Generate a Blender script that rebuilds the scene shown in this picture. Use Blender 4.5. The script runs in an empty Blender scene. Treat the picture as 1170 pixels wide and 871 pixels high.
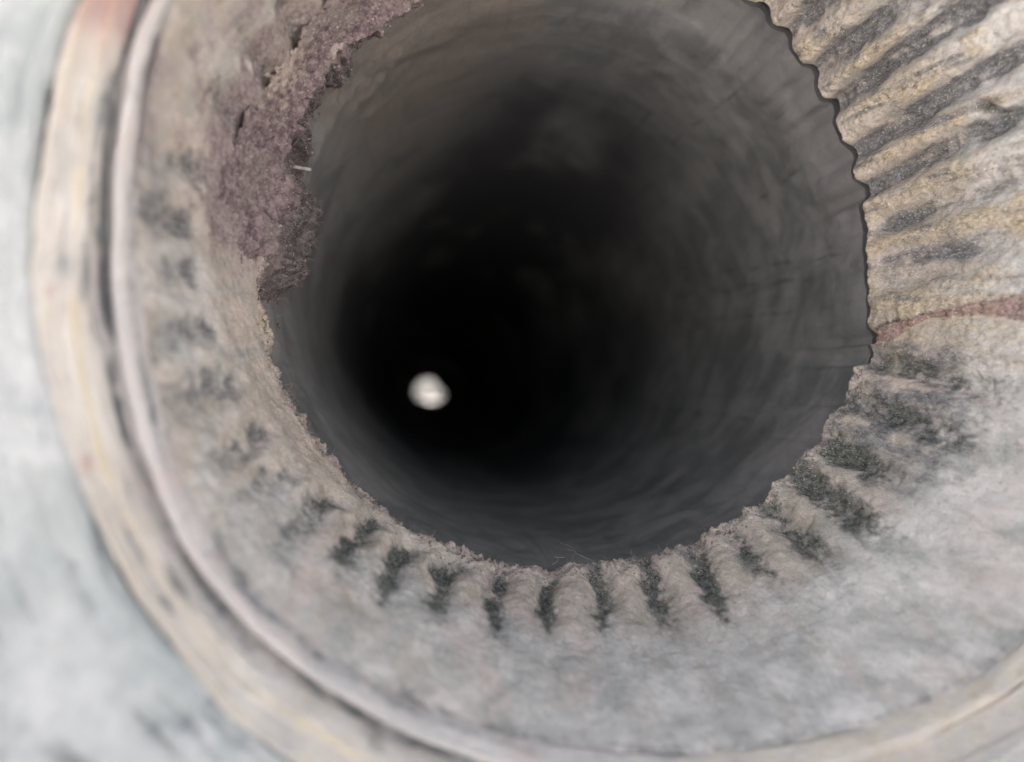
import bpy, math, random
import numpy as np
from mathutils import Matrix, Vector

# ------------------------------------------------------------------ camera, sky, sun, exposure
scene = bpy.context.scene
S = 0.06                                   # bore radius in metres: shapes below are in bore radii, then scaled
R_OUT = 2.08                               # outer radius of the pipe, in bore radii
CAM_Z = (R_OUT - 0.335) * S                # the pipe lies on the ground; the camera sits a little below its axis
yaw, pitch = math.radians(6.9), math.radians(1.396)

cam_data = bpy.data.cameras.new("camera")
cam = bpy.data.objects.new("camera", cam_data)
scene.collection.objects.link(cam)
fw = Vector((math.sin(yaw) * math.cos(pitch), math.cos(yaw) * math.cos(pitch), math.sin(pitch)))
rt = Vector((math.cos(yaw), -math.sin(yaw), 0))
up = rt.cross(fw)
cam.matrix_world = Matrix(((rt.x, up.x, -fw.x, 0), (rt.y, up.y, -fw.y, 0), (rt.z, up.z, -fw.z, CAM_Z), (0, 0, 0, 1)))
cam_data.sensor_width = 36
cam_data.lens = 36 * 876 / 1170
cam_data.clip_start, cam_data.clip_end = 0.002, 3000
cam_data.dof.use_dof = True
cam_data.dof.focus_distance = 2.44 * S
cam_data.dof.aperture_fstop = 7.5
scene.camera = cam

SUN_EL, SUN_AZ = math.radians(50), math.radians(18)     # azimuth from +Y (into the pipe) towards +X: beyond the far end, so the mouth is in open shade
world = bpy.data.worlds.new("World")
scene.world = world
world.use_nodes = True
wn = world.node_tree
sky = wn.nodes.new("ShaderNodeTexSky")
sky.sky_type = 'NISHITA'
sky.sun_disc = False
sky.sun_elevation = SUN_EL
sky.sun_rotation = SUN_AZ
sky.dust_density = 6.0
sky.air_density = 0.55
sky.ozone_density = 1.0
hazy = wn.nodes.new("ShaderNodeHueSaturation")            # thin white haze over the whole sky
hazy.inputs["Saturation"].default_value = 0.42
wn.links.new(sky.outputs[0], hazy.inputs["Color"])
wn.links.new(hazy.outputs[0], wn.nodes["Background"].inputs[0])
wn.nodes["Background"].inputs[1].default_value = 0.12
sl = bpy.data.lights.new("sun", 'SUN')
sl.energy = 4.2
sl.angle = math.radians(0.5)
sl.color = (1.0, 0.95, 0.88)
sun = bpy.data.objects.new("sun", sl)
scene.collection.objects.link(sun)
to_sun = Vector((math.sin(SUN_AZ) * math.cos(SUN_EL), math.cos(SUN_AZ) * math.cos(SUN_EL), math.sin(SUN_EL)))
sun.rotation_euler = to_sun.to_track_quat('Z', 'Y').to_euler()
sun.location = to_sun * 3

vs = scene.view_settings
vs.view_transform, vs.look, vs.exposure, vs.gamma, vs.use_curve_mapping = 'Standard', 'None', 1.98, 1.0, False
scene.cycles.use_denoising = True
scene.cycles.max_bounces = 8
scene.cycles.diffuse_bounces = 6

# ------------------------------------------------------------------ numpy helpers
rng = np.random.default_rng(7)
random.seed(7)


def _hash(ix, iy, iz, seed):
    h = (ix * 374761393 + iy * 668265263 + iz * 2147483647 + seed * 1274126177) & 0xFFFFFFFF
    h = ((h ^ (h >> 13)) * 1274126177) & 0xFFFFFFFF
    h = ((h ^ (h >> 16)) * 2246822519) & 0xFFFFFFFF
    return ((h ^ (h >> 15)) & 0xFFFFFF).astype(np.float32) / 0xFFFFFF


def vnoise(P, seed=0):
    f = np.floor(P)
    i = f.astype(np.int64)
    t = (P - f).astype(np.float32)
    t = t * t * t * (t * (t * 6 - 15) + 10)
    out = 0
    for dx in (0, 1):
        wx = t[..., 0] if dx else 1 - t[..., 0]
        for dy in (0, 1):
            wy = t[..., 1] if dy else 1 - t[..., 1]
            for dz in (0, 1):
                wz = t[..., 2] if dz else 1 - t[..., 2]
                out = out + wx * wy * wz * _hash(i[..., 0] + dx, i[..., 1] + dy, i[..., 2] + dz, seed)
    return out


def fbm(P, freq, octaves=4, seed=0, gain=0.5):
    """about -1 .. 1"""
    v, a, tot = 0, 1.0, 0
    for o in range(octaves):
        v = v + a * (vnoise(P * (freq * 2 ** o) + 17.3 * (o + 1), seed + o) * 2 - 1)
        tot += a
        a *= gain
    return v / tot * 1.6


def sstep(a, b, x):
    t = np.clip((x - a) / (b - a), 0, 1)
    return t * t * (3 - 2 * t)


def wrap(d):
    return (d + 180) % 360 - 180


def grid_faces(nu, nv, closed_u):
    """vertex index = u * nv + v"""
    u = np.arange(nu if closed_u else nu - 1)
    v = np.arange(nv - 1)
    U, V = np.meshgrid(u, v, indexing='ij')
    U2 = (U + 1) % nu
    return np.stack([U * nv + V, U2 * nv + V, U2 * nv + V + 1, U * nv + V + 1], -1).reshape(-1, 4)


def grid_normals(P, closed_u):
    if closed_u:
        du = np.roll(P, -1, 0) - np.roll(P, 1, 0)
    else:
        du = np.gradient(P, axis=0)
    dv = np.gradient(P, axis=1)
    n = np.cross(du, dv)
    return n / np.maximum(np.linalg.norm(n, axis=-1, keepdims=True), 1e-12)


def mesh_from(name, verts, faces, normals=None, attrs=None):
    me = bpy.data.meshes.new(name)
    nf, k = faces.shape
    me.vertices.add(len(verts))
    me.vertices.foreach_set("co", np.ascontiguousarray(verts, np.float32).ravel())
    me.loops.add(nf * k)
    me.loops.foreach_set("vertex_index", np.ascontiguousarray(faces, np.int32).ravel())
    me.polygons.add(nf)
    me.polygons.foreach_set("loop_start", np.arange(0, nf * k, k, dtype=np.int32))
    me.polygons.foreach_set("loop_total", np.full(nf, k, np.int32))
    me.update(calc_edges=True)
    me.polygons.foreach_set("use_smooth", np.ones(nf, bool))
    if attrs:
        for an, av in attrs.items():
            at = me.attributes.new(an, 'FLOAT', 'POINT')
            at.data.foreach_set("value", np.ascontiguousarray(av, np.float32).ravel())
    if normals is not None:
        me.normals_split_custom_set_from_vertices(np.ascontiguousarray(normals, np.float32))
    me.validate()
    return me


def sub_mesh(name, verts, faces, normals, attrs):
    """only the vertices those faces use; shared borders keep the normals of the whole surface"""
    idx, inv = np.unique(faces, return_inverse=True)
    return mesh_from(name, verts[idx], inv.reshape(faces.shape), normals[idx], {k: v[idx] for k, v in attrs.items()})


def link(name, me, mat, parent=None):
    o = bpy.data.objects.new(name, me)
    scene.collection.objects.link(o)
    if mat:
        me.materials.append(mat)
    o.parent = parent
    return o


def tag(o, label=None, cat=None, group=None, kind=None):
    for k, v in (("label", label), ("category", cat), ("group", group), ("kind", kind)):
        if v:
            o[k] = v
    return o


# ------------------------------------------------------------------ material helpers
class M:
    def __init__(self, name):
        self.m = bpy.data.materials.new(name)
        self.m.use_nodes = True
        self.nt = self.m.node_tree
        self.b = self.nt.nodes["Principled BSDF"]
        self.co = self.nt.nodes.new("ShaderNodeTexCoord").outputs["Object"]

    def n(self, t):
        return self.nt.nodes.new(t)

    def put(self, sock, v):
        if isinstance(v, bpy.types.NodeSocket):
            self.nt.links.new(v, sock)
        elif isinstance(v, (tuple, list)) and len(v) == 3 and sock.type == 'RGBA':
            sock.default_value = (*v, 1)
        else:
            sock.default_value = v

    def noise(self, scale, detail=5, rough=0.55, stretch=None, dist=0.0, off=0.0):
        t = self.n("ShaderNodeTexNoise")
        co = self.co
        if stretch or off:
            mp = self.n("ShaderNodeMapping")
            self.put(mp.inputs[0], co)
            mp.inputs["Location"].default_value = (off, off * 1.7, off * 0.6)
            mp.inputs["Scale"].default_value = stretch or (1, 1, 1)
            co = mp.outputs[0]
        self.put(t.inputs["Vector"], co)
        t.inputs["Scale"].default_value = scale
        t.inputs["Detail"].default_value = detail
        t.inputs["Roughness"].default_value = rough
        t.inputs["Distortion"].default_value = dist
        return t.outputs["Fac"]

    def attr(self, name):
        a = self.n("ShaderNodeAttribute")
        a.attribute_name = name
        return a.outputs["Fac"]

    def math(self, op, a, b=0.0, clamp=False):
        m = self.n("ShaderNodeMath")
        m.operation = op
        m.use_clamp = clamp
        self.put(m.inputs[0], a)
        self.put(m.inputs[1], b)
        return m.outputs[0]

    def ramp(self, v, lo, hi, a=0.0, b=1.0):
        m = self.n("ShaderNodeMapRange")
        m.interpolation_type = 'SMOOTHSTEP'
        for s, x in zip(range(5), (v, lo, hi, a, b)):
            self.put(m.inputs[s], x)
        return m.outputs[0]

    def mix(self, f, a, b, mode='MIX'):
        m = self.n("ShaderNodeMix")
        m.data_type = 'RGBA'
        m.blend_type = mode
        self.put(m.inputs[0], f)
        self.put(m.inputs[6], a)
        self.put(m.inputs[7], b)
        return m.outputs[2]

    def mask(self, attr, noise, k=0.9, lo=0.4, hi=0.62):
        """attribute broken up by a noise, then sharpened"""
        return self.ramp(self.math('ADD', self.attr(attr), self.math('MULTIPLY', self.math('SUBTRACT', noise, 0.5), k)), lo, hi)

    def bump(self, h, dist, strength=1.0, prev=None):
        b = self.n("ShaderNodeBump")
        b.inputs["Strength"].default_value = strength
        b.inputs["Distance"].default_value = dist
        self.put(b.inputs["Height"], h)
        if prev is not None:
            self.put(b.inputs["Normal"], prev)
        return b.outputs[0]

    def out(self, col, rough=0.85, spec=0.25, normal=None):
        self.put(self.b.inputs["Base Color"], col)
        self.put(self.b.inputs["Roughness"], rough)
        self.b.inputs["Specular IOR Level"].default_value = spec
        if normal is not None:
            self.put(self.b.inputs["Normal"], normal)
        return self.m


def throat_material():
    m = M("weathered_throat_metal")
    mp = m.n("ShaderNodeMapping")
    m.put(mp.inputs[0], m.co)
    mp.inputs["Scale"].default_value = (1, .42, 1)
    m.co = mp.outputs[0]
    big, mid, fine, grain = m.noise(110, 7, 0.62, dist=0.5), m.noise(420, 7, 0.66, off=.3), m.noise(1500, 5, 0.65, off=.7), m.noise(3800, 3, 0.6)
    soft = m.noise(190, 6, .65, off=3.1, dist=.6)
    beige = m.mix(m.ramp(mid, .3, .7), (0.43, 0.39, 0.335), (0.61, 0.565, 0.50))
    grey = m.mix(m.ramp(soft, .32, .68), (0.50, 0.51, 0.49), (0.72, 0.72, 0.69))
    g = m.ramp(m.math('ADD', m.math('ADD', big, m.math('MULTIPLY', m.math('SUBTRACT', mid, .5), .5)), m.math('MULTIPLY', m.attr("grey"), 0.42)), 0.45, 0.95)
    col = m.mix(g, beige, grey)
    # faint rosy, greenish and bluish clouds
    col = m.mix(m.ramp(m.noise(240, 7, .7, off=7.7, dist=.6), .54, .74, 0, .55), col, (0.37, 0.35, 0.27))
    col = m.mix(m.ramp(m.noise(85, 6, .65, off=4.4, dist=.5), .48, .70, 0, .65), col, (0.66, 0.565, 0.515))
    col = m.mix(m.ramp(m.noise(140, 6, .65, off=5.4, dist=.5), .50, .70, 0, .65), col, (0.33, 0.36, 0.345))
    col = m.mix(m.mask("ochre", mid, 1.3, .30, .85), col, m.mix(m.ramp(fine, .3, .7), (0.38, 0.325, 0.23), (0.66, 0.59, 0.46)))
    col = m.mix(m.math('MULTIPLY', m.mask("purple", mid, 1.4, .25, 1.0), .9), col, m.mix(m.ramp(fine, .3, .7), (0.17, 0.13, 0.138), (0.38, 0.32, 0.325)))
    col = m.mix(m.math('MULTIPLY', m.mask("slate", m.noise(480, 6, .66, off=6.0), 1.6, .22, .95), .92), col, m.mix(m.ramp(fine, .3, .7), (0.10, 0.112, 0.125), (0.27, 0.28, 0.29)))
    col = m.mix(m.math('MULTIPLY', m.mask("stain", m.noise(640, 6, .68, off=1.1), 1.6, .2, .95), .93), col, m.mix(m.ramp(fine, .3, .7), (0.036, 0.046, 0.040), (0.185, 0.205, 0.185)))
    col = m.mix(m.math('MULTIPLY', m.mask("pink", mid, 1.2, .15, .9), .85), col, m.mix(m.ramp(fine, .3, .7), (0.17, 0.10, 0.092), (0.42, 0.30, 0.275)))
    # grain of dust: light and dark specks, strongest on the sandy ribs
    col = m.mix(m.math('MULTIPLY', m.ramp(grain, .54, .72, 0, .9), m.ramp(m.attr("sandy"), 0, 1, .35, 1)), col, (0.80, 0.75, 0.66))
    col = m.mix(m.math('MULTIPLY', m.ramp(m.noise(2600, 4, .65, off=2.2), .54, .72, 0, .85), m.ramp(m.attr("sandy"), 0, 1, .4, 1)), col, (0.15, 0.135, 0.125))
    nrm = m.bump(fine, 0.0005, .35)
    nrm = m.bump(grain, 0.0003, .7, nrm)
    return m.out(col, 0.92, 0.12, nrm)


def crust_material():
    m = M("purple_crust")
    big, mid, fine = m.noise(160, 5, .6), m.noise(620, 6, .65, off=.4), m.noise(2200, 4, .6)
    col = m.mix(m.ramp(mid, .35, .65), (0.125, 0.094, 0.102), (0.315, 0.255, 0.265))
    col = m.mix(m.ramp(big, .45, .65, 0, .8), col, m.mix(mid, (0.16, 0.145, 0.138), (0.36, 0.325, 0.30)))
    col = m.mix(m.mask("ochre", mid, 1.1, .4, .75), col, m.mix(fine, (0.33, 0.275, 0.235), (0.54, 0.475, 0.42)))
    col = m.mix(m.mask("fluff_shade", mid, 1.0, .2, .95), col, m.mix(m.ramp(mid, .3, .7), (0.075, 0.07, 0.07), (0.20, 0.185, 0.185)))  # grey fluff inside the bore, with its shade painted into the colour
    col = m.mix(m.ramp(m.noise(1300, 4, .65, off=1.5), .58, .74, 0, .75), col, (0.06, 0.05, 0.05))
    col = m.mix(m.ramp(m.noise(2800, 2, .5, off=.8), .62, .74, 0, .6), col, (0.60, 0.55, 0.53))
    nrm = m.bump(mid, 0.0010, .6)
    nrm = m.bump(fine, 0.0005, .6, nrm)
    return m.out(col, 0.95, 0.08, nrm)


def bore_material():
    m = M("dark_bore_metal")
    big, fine = m.noise(70, 6, .6, dist=.5), m.noise(900, 5, .6)
    rings = m.noise(28, 5, .6, stretch=(.35, 9, .35), dist=.3)       # marks that run round the bore
    runs = m.noise(60, 5, .6, stretch=(6, .35, 6), off=.9)           # scratches that run along it
    col = m.mix(m.ramp(big, .35, .65), (0.155, 0.165, 0.165), (0.27, 0.28, 0.278))
    col = m.mix(m.mask("rust", big, .9, .4, .8), col, m.mix(fine, (0.15, 0.138, 0.122), (0.27, 0.252, 0.23)))
    col = m.mix(m.ramp(rings, .48, .78, 0, .35), col, (0.29, 0.295, 0.30))
    col = m.mix(m.ramp(runs, .55, .75, 0, .4), col, (0.11, 0.113, 0.12))
    col = m.mix(m.mask("bore_dark", big, .9, .15, .95), col, m.mix(fine, (0.05, 0.053, 0.058), (0.11, 0.113, 0.118)))
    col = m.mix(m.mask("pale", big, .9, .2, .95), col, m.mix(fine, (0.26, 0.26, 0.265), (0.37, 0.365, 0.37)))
    col = m.mix(m.attr("scratch"), col, (0.075, 0.077, 0.082))
    nrm = m.bump(rings, 0.0008, .3)
    nrm = m.bump(fine, 0.0003, .5, nrm)
    return m.out(col, 0.75, 0.2, nrm)


def rim_material(name, a, b, c, d, yellow=(0.74, 0.655, 0.45)):
    m = M(name)
    big, mid, fine = m.noise(75, 7, .62, dist=.6), m.noise(260, 7, .68, off=.5), m.noise(1100, 5, .6, off=.2)
    col = m.mix(m.ramp(m.math('ADD', big, m.math('MULTIPLY', m.math('SUBTRACT', mid, .5), .4)), .34, .66), a, b)
    col = m.mix(m.math('MULTIPLY', m.mask("yellow", mid, 1.1, .25, .95), .85), col, yellow)
    col = m.mix(m.ramp(m.noise(100, 7, .66, off=1.3, dist=.5), .48, .70, 0, .85), col, c)
    col = m.mix(m.ramp(mid, .52, .75, 0, .75), col, d)
    col = m.mix(m.math('MULTIPLY', m.mask("pink", mid, 1.0, .3, .85), .75), col, (0.50, 0.31, 0.29))
    col = m.mix(m.math('MULTIPLY', m.mask("slate", m.noise(200, 7, .7, off=2.6), 1.7, .25, 1.0), .9), col, m.mix(mid, (0.10, 0.118, 0.13), (0.24, 0.265, 0.28)))
    return m.out(col, 0.95, 0.08, m.bump(fine, 0.0006, .5, m.bump(mid, 0.0014, .7)))


MAT_THROAT, MAT_CRUST, MAT_BORE = throat_material(), crust_material(), bore_material()
MAT_RIDGE = rim_material("pale_ridge", (0.58, 0.575, 0.56), (0.68, 0.665, 0.645), (0.62, 0.55, 0.52), (0.42, 0.435, 0.44))
MAT_BEAD = rim_material("cream_bead", (0.67, 0.635, 0.57), (0.75, 0.73, 0.675), (0.50, 0.515, 0.505), (0.78, 0.775, 0.75))
MAT_FLANGE = rim_material("verdigris_face", (0.46, 0.515, 0.515), (0.65, 0.685, 0.685), (0.50, 0.54, 0.535), (0.36, 0.40, 0.40))


def plain(name, col, rough=.8, scale=300, amount=.35):
    m = M(name)
    n = m.noise(scale, 4, .6)
    c2 = tuple(x * (1 - amount) for x in col)
    return m.out(m.mix(m.ramp(n, .35, .65), col, c2), rough, .2, m.bump(n, .0004, .4))


# ------------------------------------------------------------------ ground
gm = M("pale_gravel")
gn = gm.noise(30, 8, .65)
gmat = gm.out(gm.mix(gm.ramp(gn, .35, .65), (0.46, 0.41, 0.39), (0.60, 0.545, 0.52)), .95, .1, gm.bump(gn, .01, .5))
ring = [0.0, 1, 4, 16, 80, 400, 1500]
gv = [(0, 0, 0)]
for r in ring[1:]:
    gv += [(r * math.cos(i * math.tau / 48), r * math.sin(i * math.tau / 48), 0) for i in range(48)]
gf = [(0, 1 + i, 1 + (i + 1) % 48) for i in range(48)]
for k in range(len(ring) - 2):
    a = 1 + k * 48
    gf += [(a + i, a + 48 + i, a + 48 + (i + 1) % 48, a + (i + 1) % 48) for i in range(48)]
gme = bpy.data.meshes.new("ground")
gme.from_pydata(gv, [], gf)
ground = link("ground", gme, gmat)
ground["kind"] = "structure"

# ------------------------------------------------------------------ the pipe
BASE_Y = 1.28                                             # front of the flange, in bore radii
pipe = bpy.data.objects.new("corroded_pipe", None)
scene.collection.objects.link(pipe)
pipe.location = (0.629 * S, BASE_Y * S, 0)
pipe.empty_display_size = 0.05
tag(pipe, "thick corroded grey metal pipe with ribbed throat and dark round bore", "pipe")
OFF = np.array([pipe.location.x, pipe.location.y, -CAM_Z])


def local(P):
    """bore radii seen from the camera position -> metres in the pipe's own space"""
    return np.asarray(P, np.float64) * S - OFF


# profile of the throat: s, radius, depth, centre x, centre z (the mouth is worn off-centre)
K = np.array([
    [0.0, 1.000, 2.414, .523, .461], [0.12, 1.024, 2.34, .527, .457], [0.40, 1.080, 2.18, .543, .444],
    [0.70, 1.150, 1.95, .575, .424], [1.0, 1.235, 1.70, .620, .394], [1.5, 1.369, 1.55, .629, .335], [2.0, 2.0, 1.35, .629, .335]])


def out_of_round(T):
    """the mouth is not a true circle"""
    return np.interp(T % 360, np.arange(0, 361, 2), ROUND)


_w = np.interp(np.arange(-40, 401, 2) % 360, [0, 60, 120, 160, 183, 200, 213, 225, 240, 262, 285, 306, 330, 360],
               [1.04, 1.02, 1.0, 1.0, .988, 1.005, 1.028, 1.015, .993, .965, .985, 1.04, 1.05, 1.04])
_k = np.hanning(15)
ROUND = np.convolve(_w, _k / _k.sum(), 'same')[20:-20]


def prof(s):
    k = 0.03                                               # soften the knots
    s = np.asarray(s, float)
    out = []
    for i in range(1, 5):
        out.append(sum(np.interp(s + d * k, K[:, 0], K[:, i]) for d in (-1, 0, 1)) / 3)
    e = np.clip(s / 0.03, 0, 1)                            # ... but keep the inner edge where it is
    out = [np.interp(s, K[:, 0], K[:, i + 1]) * (1 - e) + o * e for i, o in enumerate(out)]
    return out


# grooves between the ribs: angle and s at the inner end, at the outer end, depth, dark stain
GROOVES = [
    (171.5, .58, 174.8, 1.02, .008, .8), (179.8, .60, 180.0, 1.02, .012, 1.2), (186.5, .58, 186.8, .97, .009, .9), (193.7, .55, 193.0, .99, .010, .9),
    (201.5, .48, 199.0, 1.0, .012, .85), (208.8, .45, 207.5, .80, .011, .9), (216.0, .42, 212.0, .84, .012, .95), (224.0, .26, 219.8, .76, .013, .95),
    (231.2, .16, 227.2, .68, .015, 1.1), (238.8, .14, 234.3, .66, .016, 1.05), (246.2, .08, 242.5, .60, .017, 1.15), (254.5, .03, 251.8, .55, .018, 1.2),
    (263.2, .01, 259.8, .50, .018, 1.15), (272.2, .0, 269.0, .46, .018, 1.2), (281.5, .0, 278.0, .45, .019, 1.1), (291.8, .0, 286.8, .48, .019, 1.0),
    (298.7, .0, 296.8, .34, .017, 1.0), (307.2, .0, 304.8, .52, .021, 1.05), (315.8, .0, 313.0, .56, .021, 1.1), (324.0, .0, 321.2, .46, .021, 1.05),
    (333.0, .0, 331.2, .64, .021, 1.0), (342.2, .0, 339.0, .66, .023, .9),
    (355.8, .02, 359.0, .55, .016, .5), (360.0, .02, 361.5, .70, .022, .55), (366.5, .0, 370.8, .75, .030, .7), (374.2, .0, 380.5, .85, .040, .75),
    (381.8, .0, 388.2, .95, .040, .65), (391.5, .0, 396.8, 1.0, .046, .75), (398.8, .0, 402.0, 1.0, .040, .6), (407.8, .0, 406.8, 1.0, .036, .6), (413.8, .0, 413.5, .9, .034, .6)]
GROOVES += [(422.3 + 8.3 * i, .0, 422.3 + 8.3 * i, .7, .018, .6) for i in range(13)]

NU = 2160
s_rows = np.concatenate([np.linspace(0, .12, 50)[:-1], np.linspace(.12, .75, 170)[:-1], np.linspace(.75, 1.0, 40)])
NS = len(s_rows)
th_deg = np.arange(NU) * 360.0 / NU
TH, SS = np.meshgrid(th_deg, s_rows, indexing='ij')
r0, y0, cx0, cz0 = [np.broadcast_to(a, TH.shape) for a in prof(s_rows)]
r0 = r0 * (1 + sstep(.4, 1, SS) * (out_of_round(TH) - 1))
c_, s_ = np.cos(np.radians(TH)), np.sin(np.radians(TH))
P0 = np.stack([cx0 + r0 * c_, y0, cz0 + r0 * s_], -1)

dr, dy = np.gradient(prof(s_rows)[0], s_rows), np.gradient(prof(s_rows)[1], s_rows)
L = np.hypot(dr, dy)
n_r, n_y = np.broadcast_to(dy / L, TH.shape), np.broadcast_to(-dr / L, TH.shape)      # inward normal
N0 = np.stack([n_r * c_, n_y, n_r * s_], -1)

n_big, n_mid = fbm(P0, 4, 3, 11), fbm(P0, 14, 4, 21)
n_fine = fbm(P0, 55, 3, 31)
streak = fbm(np.stack([c_ * 1.0, SS * .055, s_ * 1.0], -1), 26, 4, 51, .6)          # fine lines that run down the throat
right = np.exp(-(wrap(TH - 22) / 42.0) ** 4)               # the deeply ribbed upper right
left = np.exp(-(wrap(TH - 180) / 55.0) ** 4)
low = np.exp(-(wrap(TH - 270) / 60.0) ** 4)

thw = TH + (0.9 * n_mid + 0.7 * n_big) * (1 - .72 * right)                       # grooves wander a little
depth = np.zeros_like(TH)
stain = np.zeros_like(TH)
stain_w = np.zeros_like(TH)
gcent = np.zeros((len(GROOVES), NS))
for k, (ta, sa, tb, sb, dep, st) in enumerate(GROOVES):
    tc = ta + (tb - ta) * np.clip((s_rows - sa) / (sb - sa), -.3, 1.4)
    gcent[k] = tc
    cols = np.where(np.abs(wrap(th_deg - .5 * (ta + tb))) < 12)[0]
    d = wrap(thw[cols] - tc[None])
    dep *= 2.0 if dep < .03 else 1.5
    w = 2.3 if dep < .045 else 2.0
    mid_a = .5 * (ta + tb) % 360
    rr = np.random.default_rng(100 + k)
    win = sstep(sa - .10, sa + .04, SS[cols]) * (1 - sstep(sb - .30, sb + .10, SS[cols] + .06 * n_mid[cols]))
    g = np.exp(-np.abs(d / w) ** (3.2 if dep > .045 else 2.4)) * win
    depth[cols] = np.maximum(depth[cols], g * dep * (1 + .3 * n_mid[cols]) * (1 if dep > .045 else .45 + .55 * sstep(0, .12, SS[cols])))
    ws = rr.uniform(1.4, 2.0) + 1.1 * float(302 < mid_a < 346)
    st *= rr.uniform(.75, 1.12)
    ja, jb = rr.uniform(-.05, .05), rr.uniform(-.05, .08)
    win2 = sstep(sa + ja - .08, sa + ja + .06, SS[cols]) * (1 - sstep(sb + jb - .16, sb + jb + .18, SS[cols] + .10 * n_mid[cols]))
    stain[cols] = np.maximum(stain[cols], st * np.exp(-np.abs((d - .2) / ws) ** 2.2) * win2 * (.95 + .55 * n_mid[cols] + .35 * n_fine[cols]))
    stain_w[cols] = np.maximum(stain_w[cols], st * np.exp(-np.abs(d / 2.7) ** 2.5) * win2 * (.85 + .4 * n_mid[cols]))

# crack on the right: the upper, ribbed piece stands proud of the lower one
crack_c = np.interp(s_rows, [0, .32, .52, .65, 1], [-13.2, -9.8, -7.6, -6.6, -5.0])[None]
crack_w = np.interp(s_rows, [0, .06, .14, .3, .45, .72, 1], [2.0, 3.4, 2.6, .6, 1.0, 4.0, 5.0])[None]
dcr = wrap(TH + .35 * n_mid + .25 * n_fine - crack_c)
step = sstep(0, 1, (dcr + crack_w) / crack_w) * (1 - sstep(4, 30, dcr))
pink = np.exp(-np.abs((dcr + .5 * crack_w) / (.62 * crack_w)) ** 4) * np.clip(.95 + .35 * n_mid + .3 * n_fine + .3 * sstep(.5, .7, SS), .35, 1.4)
line = np.exp(-np.abs((dcr - .1) / .45) ** 2) * (1 - .6 * sstep(.25, .5, SS))
notch = np.exp(-np.abs((dcr + .8) / 1.2) ** 4) * np.exp(-(SS / .045) ** 4)

rough = (.0016 + .002 * right) * n_fine + (.004 + .001 * right) * n_mid + .010 * n_big
h = -depth + rough + .020 * step - .008 * line - .05 * notch
pit = np.exp(-((wrap(TH - 21.2) / 1.2) ** 2 + ((SS - .60) / .032) ** 2) ** 1.5)
h -= .035 * pit
h += .006 * right * streak * sstep(.02, .2, SS)
# worn inner edge: crumbly on the left and below, cleaner on the upper right
edge = np.exp(-SS / .05)
crumb = edge * (1 - .8 * right) * (.026 * fbm(P0, 9, 4, 41, .6) + .009 * n_fine)
h += crumb
dedge = np.interp(th_deg, [0, 35, 55, 75, 100, 130, 150, 180, 200, 230, 250, 265, 285, 310, 330, 345, 360],
                  [-.017, -.01, .04, .05, .02, 0, 0, .0, .03, .025, .01, -.02, -.03, -.012, -.01, .02, -.017])[:, None] * np.exp(-SS / .25)
ridge_w = .55 + .45 * right
P = P0 + N0 * h[..., None]
P[..., 0] += c_ * dedge
P[..., 2] += s_ * dedge
edge_r = np.hypot(P[:, 0, 0] - .523, P[:, 0, 2] - .461)    # worn edge radius per column
edge_y = P[:, 0, 1]

# colour masks (stains, deposits, painted groove shade), one value per vertex
purple = np.exp(-(wrap(TH - 158) / 28.0) ** 4) * (1 - sstep(.40, .90, SS + .25 * n_mid + .14 * n_big)) * (1.0 + .4 * n_big)
purple = np.maximum(purple, 1.05 * np.exp(-(wrap(TH - 173) / 10.0) ** 4) * (1 - sstep(.45, .80, SS + .2 * n_mid)))
purple = np.maximum(purple, .42 * np.exp(-(wrap(TH - 152) / 36.0) ** 4) * (1 + n_big))
purple = np.maximum(purple, .6 * np.exp(-(wrap(TH - 222) / 30.0) ** 4) * np.exp(-(SS / .13) ** 2))
purple = np.maximum(purple, .75 * np.exp(-(wrap(TH - 258) / 40.0) ** 4) * np.exp(-((SS + .0) / .045) ** 2))
ochre = right * np.clip(1.25 - .9 * SS, .4, 1) * np.clip(.8 + .7 * n_big + .35 * n_mid + .5 * streak, 0, 1.2) * (1 - .9 * np.clip(depth / .035, 0, 1))
ochre = np.maximum(ochre, .62 * np.exp(-(wrap(TH - 190) / 16.0) ** 2) * np.exp(-(SS / .25) ** 2))
ochre = np.maximum(ochre, .7 * np.exp(-(wrap(TH + 15.5) / 4.5) ** 2) * np.exp(-((SS - .22) / .2) ** 2))
slate = 1.3 * np.clip(depth / .050, 0, 1) ** 1.7 * right * np.clip(.95 + .4 * n_big + .2 * n_mid + .5 * streak, .3, 1.25)  # shade in the upper right grooves, painted in by their depth
slate = np.maximum(slate, right * np.clip(.25 + .9 * streak, 0, .8))
slate = np.maximum(slate, .95 * np.exp(-(wrap(TH - 46) / 10.0) ** 2) * np.clip(.8 + .7 * n_mid, 0, 1) * sstep(.04, .2, SS))     # upper ribs are darker
ochre = np.maximum(ochre, 1.0 * np.exp(-(wrap(TH - 5) / 4.0) ** 2) * np.exp(-((SS - .66) / .12) ** 2))
slate = np.maximum(slate, .78 * np.exp(-(wrap(TH + 27) / 14.0) ** 4) * np.exp(-((SS - .25) / .40) ** 4) * np.clip(.85 + .6 * n_mid + .5 * streak, 0, 1.2))
slate = np.maximum(slate, .55 * np.exp(-(wrap(TH - 358) / 5.0) ** 2) * np.exp(-((SS - .12) / .15) ** 2))
slate = np.maximum(slate, .5 * np.exp(-((SS - .985) / .018) ** 2))
soft_side = np.exp(-(wrap(TH - 190) / 32.0) ** 4)         # on the left the dirt is thin and grey
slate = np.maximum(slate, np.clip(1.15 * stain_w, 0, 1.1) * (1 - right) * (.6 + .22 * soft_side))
stain = np.maximum(stain * (1 - .45 * right) * (1 - .68 * soft_side), .9 * pit)
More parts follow.
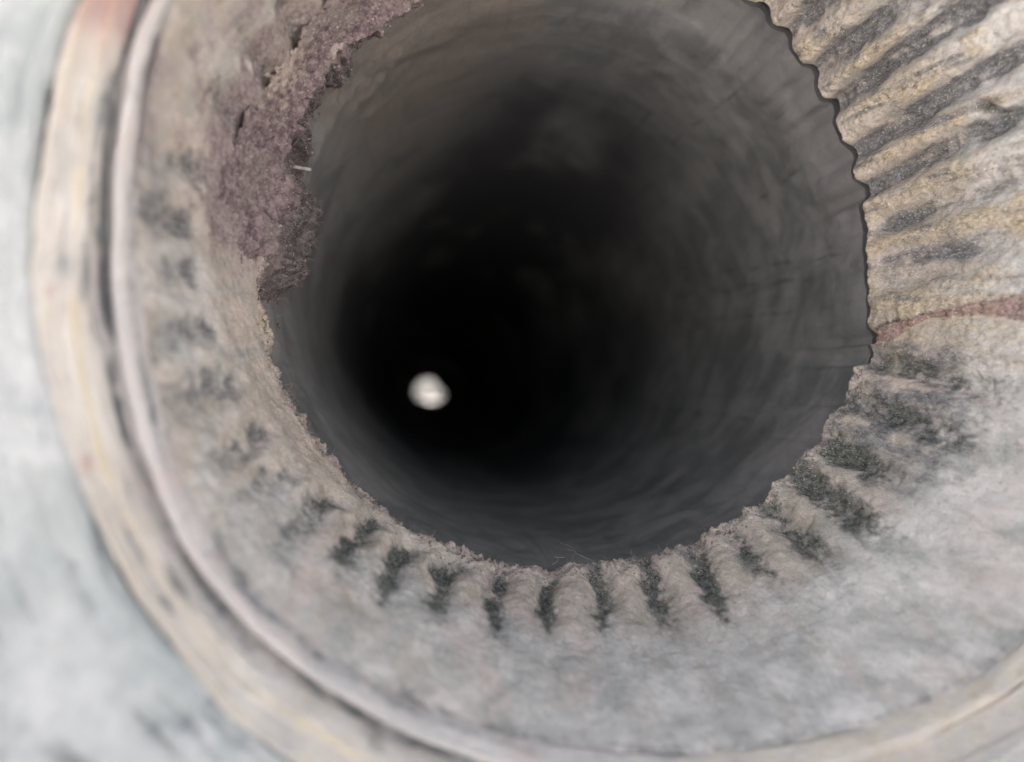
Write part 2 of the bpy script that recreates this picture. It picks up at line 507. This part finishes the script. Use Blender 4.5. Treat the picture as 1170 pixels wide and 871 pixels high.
stain = np.maximum(stain, .8 * line * (SS > .02))
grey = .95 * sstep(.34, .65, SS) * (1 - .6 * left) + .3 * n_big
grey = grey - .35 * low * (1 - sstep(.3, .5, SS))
sandy = np.clip(np.maximum(right * (1 - .5 * SS), np.exp(-SS / .3) * .7), 0, 1)
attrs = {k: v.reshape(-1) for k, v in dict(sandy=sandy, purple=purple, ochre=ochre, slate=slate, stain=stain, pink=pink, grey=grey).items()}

faces = grid_faces(NU, NS, True)
V = local(P).reshape(-1, 3)
NN = grid_normals(P, True).reshape(-1, 3)
if np.mean(np.sum(NN * N0.reshape(-1, 3), -1)) < 0:
    NN = -NN
    faces_o = faces[:, ::-1]
else:
    faces_o = faces

# which rib (if any) each face belongs to
ui, vi = np.meshgrid(np.arange(NU), np.arange(NS - 1), indexing='ij')
order = np.argsort(gcent[:, 0] % 360)
gc = gcent[order] % 360
send = np.array([GROOVES[i][3] for i in order])
rib_id = np.full((NU, NS - 1), -1)
for v in range(NS - 1):
    cs = np.sort(gc[:, v])
    j = np.searchsorted(cs, (thw[:, v]) % 360) % len(cs)
    rib_id[:, v] = np.where((s_rows[v] < np.minimum(send[j], send[j - 1]) - .03) & (depth[:, v] < .014), j, -1)
rib_id = rib_id.reshape(-1)

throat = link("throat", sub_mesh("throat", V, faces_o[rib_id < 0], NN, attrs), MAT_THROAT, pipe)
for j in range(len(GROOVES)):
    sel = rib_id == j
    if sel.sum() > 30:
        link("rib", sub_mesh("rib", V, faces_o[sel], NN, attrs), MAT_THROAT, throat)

# back of the worn edge: turns outwards and closes the pocket in front of the liner
lip_r = np.stack([edge_r, edge_r + .006, edge_r + .02, edge_r + .25], 1)
lip_y = np.stack([edge_y, edge_y + .012, edge_y + .02, edge_y * 0 + 2.44], 1)
LP = np.stack([.523 + lip_r * c_[:, :1], lip_y, .461 + lip_r * s_[:, :1]], -1)
lip = link("edge_lip", mesh_from("edge_lip", local(LP).reshape(-1, 3), grid_faces(NU, 4, True),
                                 attrs={k: np.repeat(a.reshape(NU, NS)[:, :1], 4, 1) for k, a in attrs.items()}), MAT_THROAT, throat)


# ---- rings of the rim, swept round the mouth
def ring_part(name, pts, mat, nu=900, amp=.006, seed=0, mod=None, masks=None, sub=6, parent=None):
    """pts: (radius, depth) profile; centre drifts with the depth as the mouth does"""
    pts = np.array(pts, float)
    t = np.linspace(0, len(pts) - 1, (len(pts) - 1) * sub + 1)
    i = np.clip(t.astype(int), 0, len(pts) - 2)
    f = (t - i)[:, None]
    g = lambda q: pts[np.clip(q, 0, len(pts) - 1)]
    p0, p1, p2, p3 = g(i - 1), g(i), g(i + 1), g(i + 2)
    c = .5 * ((2 * p1) + (-p0 + p2) * f + (2 * p0 - 5 * p1 + 4 * p2 - p3) * f ** 2 + (-p0 + 3 * p1 - 3 * p2 + p3) * f ** 3)
    th = np.arange(nu) * math.tau / nu
    T, Rr = np.meshgrid(th, c[:, 0], indexing='ij')
    Y = np.broadcast_to(c[:, 1], T.shape)
    Rn = Rr
    Rr = Rr * (1 + (1 - sstep(1.30, 1.40, Rr)) * (out_of_round(np.degrees(T)) - 1))
    cx = np.interp(-Y, -K[:, 2], K[:, 3])
    cz = np.interp(-Y, -K[:, 2], K[:, 4])
    Q = np.stack([cx + Rr * np.cos(T), Y, cz + Rr * np.sin(T)], -1)
    nz = .6 * fbm(Q, 5, 5, 60 + seed, .55) + .7 * fbm(np.stack([np.cos(T), np.sin(T), (Rn - 1.2) * 11], -1), 7, 5, 70 + seed, .6)   # worn streaks run round the rim
    Q[..., 1] += amp * nz
    Q[..., 0] += amp * .7 * np.cos(T) * fbm(Q, 3.5, 4, 80 + seed)
    Q[..., 2] += amp * .7 * np.sin(T) * fbm(Q, 3.5, 4, 80 + seed)
    if mod is not None:
        Q = mod(Q, np.degrees(T), Rn)
    at = {"pink": np.zeros(T.shape), "slate": np.zeros(T.shape), "yellow": np.zeros(T.shape)}
    if masks:
        at.update(masks(np.degrees(T), Rn, nz))
    return link(name, mesh_from(name, local(Q).reshape(-1, 3), grid_faces(nu, len(c), True), attrs=at), mat, parent or pipe)


def lower_right(T):
    return np.exp(-(wrap(T - 312) / 62.0) ** 6)


def ridge_mod(Q, T, R):
    f = .35 + .65 * np.exp(-(wrap(T - 232) / 52.0) ** 4)               # strongest lower left, fades elsewhere
    Q[..., 1] += (1 - f) * .022
    return Q


def groove_mod(Q, T, R):
    Q[..., 1] -= .03 * lower_right(T)                                   # filled up along the lower right
    return Q


def groove_masks(T, R, nz):
    f = .95 * np.exp(-(wrap(T - 160) / 34.0) ** 4) + .55 * np.exp(-(wrap(T - 222) / 40.) ** 4) * np.clip(.7 + nz, 0, 1) + .1
    return {"slate": f * np.exp(-((R - 1.296) / .010) ** 4) * np.clip(.9 + .6 * nz, 0, 1) + .35 * np.clip(nz, 0, 1) * (1 - lower_right(T)), "yellow": .5 * lower_right(T)}


def ridge_masks(T, R, nz):
    lowr = 1 - .9 * lower_right(T)
    return {"slate": lowr * (.75 * np.exp(-((R - 1.241) / .005) ** 2) + .6 * np.exp(-((R - 1.281) / .006) ** 2)) * np.clip(.8 + .8 * nz, 0, 1),
            "pink": .35 * np.exp(-(wrap(T - 217) / 5.0) ** 2) + .25 * np.exp(-(wrap(T - 310) / 35.0) ** 2), "yellow": .55 * lower_right(T)}


def bead_masks(T, R, nz):
    pk = np.exp(-(wrap(T - 157) / 9.0) ** 2) * .95
    for a, w, v in ((200.5, 1.6, .6), (186, 1.4, .5), (330, 9, .5), (304, 12, .45), (228, 4, .4)):
        pk = np.maximum(pk, v * np.exp(-(wrap(T - a) / w) ** 2) * np.exp(-((R - 1.345) / .016) ** 2))
    lowr = 1 - .9 * lower_right(T)
    return {"pink": pk, "yellow": (.8 * np.exp(-((R - 1.320) / .008) ** 2) + .55 * np.exp(-((R - 1.352) / .006) ** 2)) * np.clip(.8 - .6 * nz, 0, 1.1) * lowr,
            "slate": lowr * (.6 * np.exp(-((R - 1.368) / .005) ** 2) * np.clip(.75 + nz, 0, 1) + .5 * np.exp(-((R - 1.335) / .005) ** 2) * np.clip(.3 + 1.5 * nz, 0, 1) + .45 * np.exp(-((R - 1.308) / .006) ** 2) * np.clip(.5 + nz, 0, 1) + .42 * np.clip(1.5 * nz - .05, 0, 1))}


ring_part("ridge_ring", [(1.230, 1.735), (1.237, 1.706), (1.244, 1.674), (1.251, 1.656), (1.260, 1.650), (1.269, 1.658), (1.278, 1.684), (1.287, 1.702)],
          MAT_RIDGE, seed=1, mod=ridge_mod, amp=.010, masks=ridge_masks)
ring_part("dark_groove", [(1.279, 1.694), (1.288, 1.704), (1.296, 1.698), (1.303, 1.675), (1.309, 1.65)], MAT_RIDGE, seed=2, mod=groove_mod, masks=groove_masks, amp=.008)
ring_part("rim_bead", [(1.303, 1.68), (1.306, 1.652), (1.310, 1.632), (1.317, 1.617), (1.325, 1.607), (1.332, 1.606), (1.340, 1.596), (1.348, 1.580), (1.356, 1.567), (1.362, 1.563), (1.367, 1.567), (1.371, 1.577)],
          MAT_BEAD, seed=3, amp=.014, masks=bead_masks)
ring_part("flange", [(1.367, 1.582), (1.372, 1.567), (1.384, 1.55), (1.43, 1.53), (1.55, 1.495), (1.75, 1.44), (1.95, 1.40), (2.03, 1.39), (2.065, 1.405), (2.078, 1.44), (R_OUT, 1.50)],
          MAT_FLANGE, seed=4, amp=.016, sub=8,
          masks=lambda T, R, nz: {"slate": .45 * np.exp(-((R - 1.371) / .012) ** 2) * np.clip(.8 + nz, 0, 1) + .62 * np.clip(nz * 1.5 - .05, 0, 1) * np.exp(-(wrap(T - 225) / 45.) ** 4)})
END_Y = 24.0
ring_part("outer_wall", [(R_OUT, 1.50), (R_OUT, 3), (R_OUT, 8), (R_OUT, 16), (R_OUT, END_Y + 5.0)], MAT_FLANGE, nu=240, seed=5, amp=.006,
          mod=lambda Q, T, R: np.stack([.629 + R_OUT * np.cos(np.radians(T)), Q[..., 1], .335 + R_OUT * np.sin(np.radians(T))], -1))

# ---- the bore liner
NB = 720
thb = np.arange(NB) * 360.0 / NB
rows_y = np.concatenate([np.linspace(0, 1.2, 60)[:-1], np.geomspace(1.2, END_Y - 2.41, 70)])
TB, YB = np.meshgrid(thb, rows_y, indexing='ij')
rgt = np.exp(-(wrap(thb - 25) / 46.0) ** 6)
er = np.interp(thb, th_deg, edge_r)
ey = np.interp(thb, th_deg, edge_y)
k = np.exp(-(np.arange(-60, 61) / 25.0) ** 2)
k /= k.sum()
er_s = np.convolve(np.concatenate([er[-60:], er, er[:60]]), k, 'valid')
front_y = ey + .004 + .036 * rgt + .012 * rgt * fbm(np.stack([np.cos(np.radians(thb)), np.sin(np.radians(thb)), 0 * thb], -1), 5, 3, 5)
front_r = er_s * (1 - .65 * rgt) + er * .65 * rgt + .004 * rgt + .022 * (1 - rgt)
front_r = np.maximum(front_r, er + .002 + .01 * (1 - rgt))
front_r = front_r * rgt + np.maximum(front_r, er_s + .02) * (1 - rgt)
bl = sstep(0, .5, YB)
RB = front_r[:, None] * (1 - bl) + 1.01 * bl
YY = front_y[:, None] * (1 - sstep(0, 1.5, YB)) + 2.43 * sstep(0, 1.5, YB) + YB
cB, sB = np.cos(np.radians(TB)), np.sin(np.radians(TB))
QB = np.stack([.523 + RB * cB, YY, .461 + RB * sB], -1)
fr = np.exp(-YB / 1.2)
dR = fr * (.010 * fbm(QB * np.array([1, 1.5, 1]), 3.5, 4, 91) + .004 * fbm(QB, 16, 3, 95)) * sstep(0, .12, YB)
lump = np.exp(-(wrap(TB - 145) / 22.0) ** 2) * np.exp(-((YB - .35) / .35) ** 2)
dR -= lump * .05 * np.clip(fbm(QB, 4.5, 4, 97) + .1, 0, 1)
QB[..., 0] += cB * dR
QB[..., 2] += sB * dR
scr = np.zeros_like(TB)
for a, y_a, y_b, w, tw in ((46.5, .25, 1.5, .35, 2.5), (44, 1.3, 2.6, .4, 1), (36, .1, .5, .3, 3), (3, .05, 2.2, .3, 6), (0.5, .3, 2.8, .35, 5), (-7, .2, 2.0, .3, 4), (-33, .5, 2.4, .4, 2), (58, .8, 2.2, .4, 2), (25, .2, 1.2, .3, -3)):
    cen = a + tw * (YB - y_a)
    scr = np.maximum(scr, np.exp(-(wrap(TB + .5 * fbm(QB, 6, 2, 99) - cen) / w) ** 2) * sstep(y_a, y_a + .2, YB) * (1 - sstep(y_b - .4, y_b, YB)) * np.clip(.5 + fbm(QB, 8, 3, 98), 0, 1))
rust = np.exp(-(wrap(TB - 118) / 45.0) ** 2) * np.exp(-YB / 3) + .5 * np.exp(-(wrap(TB - 248) / 48.) ** 2) * np.exp(-YB / 2)
nB = fbm(QB * np.array([1, .5, 1]), 2.2, 4, 111)
bore_dark = (.85 * np.exp(-(wrap(TB - 76) / 34.0) ** 2) * sstep(.15, 1.4, YB) + .55 * sstep(1.2, 3, YB) + .3 * np.exp(-(wrap(TB - 195) / 40.) ** 4)) * np.clip(.85 + .9 * nB, 0, 1.25)  # darker tone near the top, on the left and deeper in
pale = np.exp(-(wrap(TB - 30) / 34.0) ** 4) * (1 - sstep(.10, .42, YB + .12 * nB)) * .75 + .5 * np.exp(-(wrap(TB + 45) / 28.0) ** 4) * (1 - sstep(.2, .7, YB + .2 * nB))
liner = link("bore_liner", mesh_from("bore_liner", local(QB).reshape(-1, 3), grid_faces(NB, len(rows_y), True), attrs=dict(scratch=scr * .8, rust=rust, bore_dark=bore_dark, pale=pale)), MAT_BORE, pipe)
FL = np.stack([np.stack([.523 + (front_r + d) * cB[:, 0], front_y + e, .461 + (front_r + d) * sB[:, 0]], -1) for d, e in ((0, 0), (.012, .004), (.3, .02))], 1)
link("liner_edge", mesh_from("liner_edge", local(FL).reshape(-1, 3), grid_faces(NB, 3, True), attrs=dict(scratch=np.full((NB, 3), .3), rust=np.zeros((NB, 3)))), MAT_BORE, liner)

# ---- far end: a plate with a ragged hole that lets the daylight in
NH = 96
a = np.arange(NH) * math.tau / NH
hr = .44 + .035 * np.cos(2 * a + .6) + .02 * np.cos(3 * a + 2) + .10 * np.exp(-((np.degrees(a) - 340) / 24) ** 2) - .05 * np.exp(-((np.degrees(a) - 35) / 20) ** 2)
hc = (.285, .268)
rings = []
for d, rr_ in ((0.0, None), (5.0, None)):
    kx = (END_Y + d) / END_Y
    rings.append(np.stack([hc[0] * kx + hr * np.cos(a), a * 0 + END_Y + d, hc[1] * kx + hr * np.sin(a)], -1))
front = np.stack([.523 + 1.02 * np.cos(a), a * 0 + END_Y, .461 + 1.02 * np.sin(a)], -1)
back = np.stack([.629 + R_OUT * .998 * np.cos(a), a * 0 + END_Y + 5.0, .335 + R_OUT * .998 * np.sin(a)], -1)
EP = np.stack([front, rings[0], rings[1], back], 1)
link("end_plate", mesh_from("end_plate", local(EP).reshape(-1, 3), grid_faces(NH, 4, True), attrs=dict(scratch=np.zeros((NH, 4)), rust=np.zeros((NH, 4)))), MAT_BORE, pipe)

# ------------------------------------------------------------------ purple crust on the upper left of the bore edge
NCU, NCV = 620, 420
tc_ = np.linspace(108, 206, NCU)
vc_ = np.linspace(-.62, .70, NCV)
TC, VC = np.meshgrid(tc_, vc_, indexing='ij')
sp = np.maximum(VC, 0)
rC, yC, xC, zC = prof(sp)
rC = rC * (1 + sstep(.4, 1, sp) * (out_of_round(TC) - 1))
eC = np.interp(TC, th_deg, edge_r)
rC = np.where(VC < 0, eC + .004, rC)
yC = np.where(VC < 0, 2.414 - VC * .9, yC)
cC, sC = np.cos(np.radians(TC)), np.sin(np.radians(TC))
C0 = np.stack([xC + rC * cC, yC, zC + rC * sC], -1)
nb, nm, nf_ = fbm(C0, 5, 4, 121, .55), fbm(C0, 17, 4, 131, .6), fbm(C0, 60, 3, 141, .6)
nl = fbm(C0, 9, 3, 151, .5)
# how far the crust reaches outwards (s) and into the bore (negative), by angle
reach = np.interp(TC, [108, 120, 130, 140, 150, 158, 166, 174, 180, 185, 190, 206], [.30, .34, .36, .30, .20, .26, .42, .46, .36, .04, -.3, -.5])
into = np.interp(TC, [108, 120, 134, 146, 158, 166, 176, 186, 194, 206], [-.10, -.18, -.12, -.26, -.34, -.50, -.54, -.50, -.2, .1])
m_out = np.clip((reach + .16 * nb + .10 * nm + .05 * nf_ - VC) / .30, -1, 1)        # thins out gradually on the outside
m_in = np.clip((VC - into + .08 * nb + .05 * nm) / .10, -1, 1)                       # breaks off inside the bore
m_side = np.clip((np.minimum(TC - 109, 194 - TC) + 3 * nm) / 5, -1, 1)
m1 = np.minimum(np.minimum(m_out, m_in), m_side)
bulge = np.exp(-(wrap(TC - 176) / 12.0) ** 4) * np.exp(-((VC + .22) / .26) ** 4)
bulge2 = np.exp(-(wrap(TC - 126) / 10.0) ** 2) * np.exp(-((VC + .03) / .10) ** 2)
pos = np.clip(m1, 0, 1)
inb = 1 - sstep(-.12, .05, VC)
iso = np.stack([C0[..., 0], C0[..., 1] * .6, C0[..., 2]], -1)
round_l = .030 * (.55 - np.abs(fbm(iso, 7, 2, 171, .4))) + .012 * (.5 - np.abs(fbm(iso, 17, 2, 181, .4)))       # rounded lumps with creases between
T_ = np.where(m1 > 0, m1, 1.6 * m1) * (.010 + .016 * np.clip(nb + .5, 0.2, 2)) + pos * (.050 * bulge * (1 + .8 * nb) + .045 * bulge2 + .8 * round_l * (.2 + bulge) + (.018 * nl + .012 * nm) * (1 - .5 * inb) + (.006 - .002 * inb) * nf_) - .002
inw = np.exp(-(np.maximum(VC, 0) / .18) ** 2)
nr_c = -.55 - .45 * inw
ny_c = -(.75 - .45 * inw)
ln = np.hypot(nr_c, ny_c)
NC = np.stack([nr_c / ln * cC, ny_c / ln, nr_c / ln * sC], -1)
CP = C0 + NC * T_[..., None]
ochc = .45 * np.exp(-((TC - 152) / 9.) ** 2) * sstep(.02, .16, VC) + .22 * (1 - pos) * sstep(0, .1, VC)
cf = grid_faces(NCU, NCV, False)
keep = (T_.reshape(-1)[cf] > -.010).all(1)
cf = cf[keep]
idx, inv_ = np.unique(cf, return_inverse=True)
crust_me = mesh_from("crust", CP.reshape(-1, 3)[idx] * S + np.array([0, 0, CAM_Z]), inv_.reshape(cf.shape)[:, ::-1], attrs={"ochre": ochc.reshape(-1)[idx], "fluff_shade": (inb * np.clip(.9 + .5 * nb, 0, 1)).reshape(-1)[idx]})
crust = link("crust", crust_me, MAT_CRUST)
tag(crust, "lumpy purple grey crust clinging to the upper left edge of the bore", "crust")


# ------------------------------------------------------------------ small things: a splinter, cobweb strands, loose grit
def wpt(theta, s, out=0.0):
    r, y, cx, cz = [float(q) for q in prof(max(s, 0))]
    if s < 0:
        y = 2.414 - s * .9
    t = math.radians(theta)
    return Vector((cx + (r - out) * math.cos(t), y, cz + (r - out) * math.sin(t))) * S + Vector((0, 0, CAM_Z))


def tube(name, pts, rad, mat, sides=5, taper=.4):
    n = len(pts)
    vs_, fs = [], []
    for i, p in enumerate(pts):
        d = (pts[min(i + 1, n - 1)] - pts[max(i - 1, 0)]).normalized()
        u = d.orthogonal().normalized()
        w = d.cross(u)
        r = rad * (1 - (1 - taper) * abs(2 * i / (n - 1) - 1))
        vs_ += [p + (u * math.cos(q * math.tau / sides) + w * math.sin(q * math.tau / sides)) * r for q in range(sides)]
    for i in range(n - 1):
        fs += [(i * sides + q, i * sides + (q + 1) % sides, (i + 1) * sides + (q + 1) % sides, (i + 1) * sides + q) for q in range(sides)]
    fs += [tuple(range(sides))[::-1], tuple((n - 1) * sides + q for q in range(sides))]
    me = bpy.data.meshes.new(name)
    me.from_pydata([tuple(v) for v in vs_], [], fs)
    return link(name, me, mat)


MAT_STRAW = plain("dry_straw", (0.42, 0.39, 0.365), .7, 900, .3)
MAT_WEB = plain("grey_fibre", (0.34, 0.31, 0.30), .8, 900, .2)
A_, B_ = wpt(164.4, .0, .060), wpt(163.3, -.05, .098)
tag(tube("straw_splinter", [A_.lerp(B_, f) + Vector((0, -.0010, 0)) for f in np.linspace(0, 1, 4)], .00038, MAT_STRAW, 4, .9),
    "short pale straw splinter stuck in the purple crust", "splinter")
strands = ((268.8, -.03, 268.2, -.24, .06), (272.0, -.02, 267.5, -.10, .05), (264.0, .0, 266.5, -.07, .03))
names = ("longest upright grey cobweb strand rising from the bottom bore edge", "short grey cobweb strand leaning left at the bottom bore edge",
         "lowest short cobweb strand lying on the bottom bore edge")
for (t1, s1, t2, s2, o_), lb in zip(strands, names):
    p, q = wpt(t1, s1, .01), wpt(t2, s2, o_)
    tag(tube("cobweb_strand", [p.lerp(q, f) + Vector((.0008 * math.sin(7 * f + t1), 0, .0006 * math.sin(4 * f))) for f in np.linspace(0, 1, 12)], .00007, MAT_WEB, 4, .8),
        lb, "cobweb", "cobweb strands on the bore edge")

# loose grit and fluff that nobody could count
octa = np.array([(1, 0, 0), (0, 1, 0), (-1, 0, 0), (0, -1, 0), (0, 0, 1), (0, 0, -1)], float)
ofc = np.array([(0, 1, 4), (1, 2, 4), (2, 3, 4), (3, 0, 4), (1, 0, 5), (2, 1, 5), (3, 2, 5), (0, 3, 5)])
gvv, gff = [], []
Pw = P * S + np.array([0, 0, CAM_Z])
cand_s = np.searchsorted(s_rows, .10)
for i in range(1500):
    u = int(rng.uniform(150, 345) / 360 * NU) % NU
    v = int(abs(rng.normal(0, .5)) * cand_s) % NS
    c = Pw[u, v] + N0[u, v] * S * .002
    rad = S * rng.uniform(.0018, .0055) * (1.6 if rng.random() < .06 else 1)
    gvv.append(c + octa * rng.uniform(.5, 1.2, (6, 1)) * rad * rng.uniform(.6, 1.2, (1, 3)))
    gff.append(ofc + 6 * i)
cl = CP.reshape(-1, 3)[idx] * S + np.array([0, 0, CAM_Z])
for j in range(1300):
    i += 1
    c = cl[rng.integers(len(cl))]
    rad = S * rng.uniform(.002, .007)
    gvv.append(c + octa * rng.uniform(.5, 1.2, (6, 1)) * rad * rng.uniform(.6, 1.2, (1, 3)))
    gff.append(ofc + 6 * i)
MAT_GRIT = plain("grit", (0.44, 0.39, 0.36), .95, 900, .7)
grit = link("grit", mesh_from("grit", np.concatenate(gvv), np.concatenate(gff)), MAT_GRIT)
# fluff: fine short hairs on the crust and along the lower edge
fv, ff = [], []
q = 0
inner = cl[inb.reshape(-1)[idx] > .5]
for i in range(1900):
    if i < 1400:
        c = inner[rng.integers(len(inner))] if i < 1000 else cl[rng.integers(len(cl))]
    else:
        u = int(rng.uniform(185, 300) / 360 * NU) % NU
        c = Pw[u, int(abs(rng.normal(0, .35)) * cand_s) % NS]
    d = rng.normal(0, 1, 3)
    d[1] -= .6
    d /= np.linalg.norm(d)
    e = np.cross(d, rng.normal(0, 1, 3))
    e /= np.linalg.norm(e)
    f_ = np.cross(d, e)
    ln_ = S * rng.uniform(.012, .045)
    rad = S * rng.uniform(.0006, .0012)
    bend = rng.uniform(-.6, .6)
    for j in range(6):
        t = j / 5
        pc = c + d * ln_ * (t - .15) + e * ln_ * bend * t * t
        for a_ in (0, 2.09, 4.19):
            fv.append(pc + (e * math.cos(a_) + f_ * math.sin(a_)) * rad * (1 - .6 * t))
    for j in range(5):
        for a_ in range(3):
            ff.append((q + j * 3 + a_, q + j * 3 + (a_ + 1) % 3, q + j * 3 + 3 + (a_ + 1) % 3, q + j * 3 + 3 + a_))
    q += 18
fluff = link("fluff", mesh_from("fluff", np.array(fv), np.array(ff)), plain("fluff_fibre", (0.40, 0.35, 0.34), .9, 400, .4))
tag(fluff, "fine grey hairs and fluff on the crust and worn bore edge", "fluff", kind="stuff")
tag(grit, "loose brownish grit and crumbs along the worn bore edge", "grit", kind="stuff")
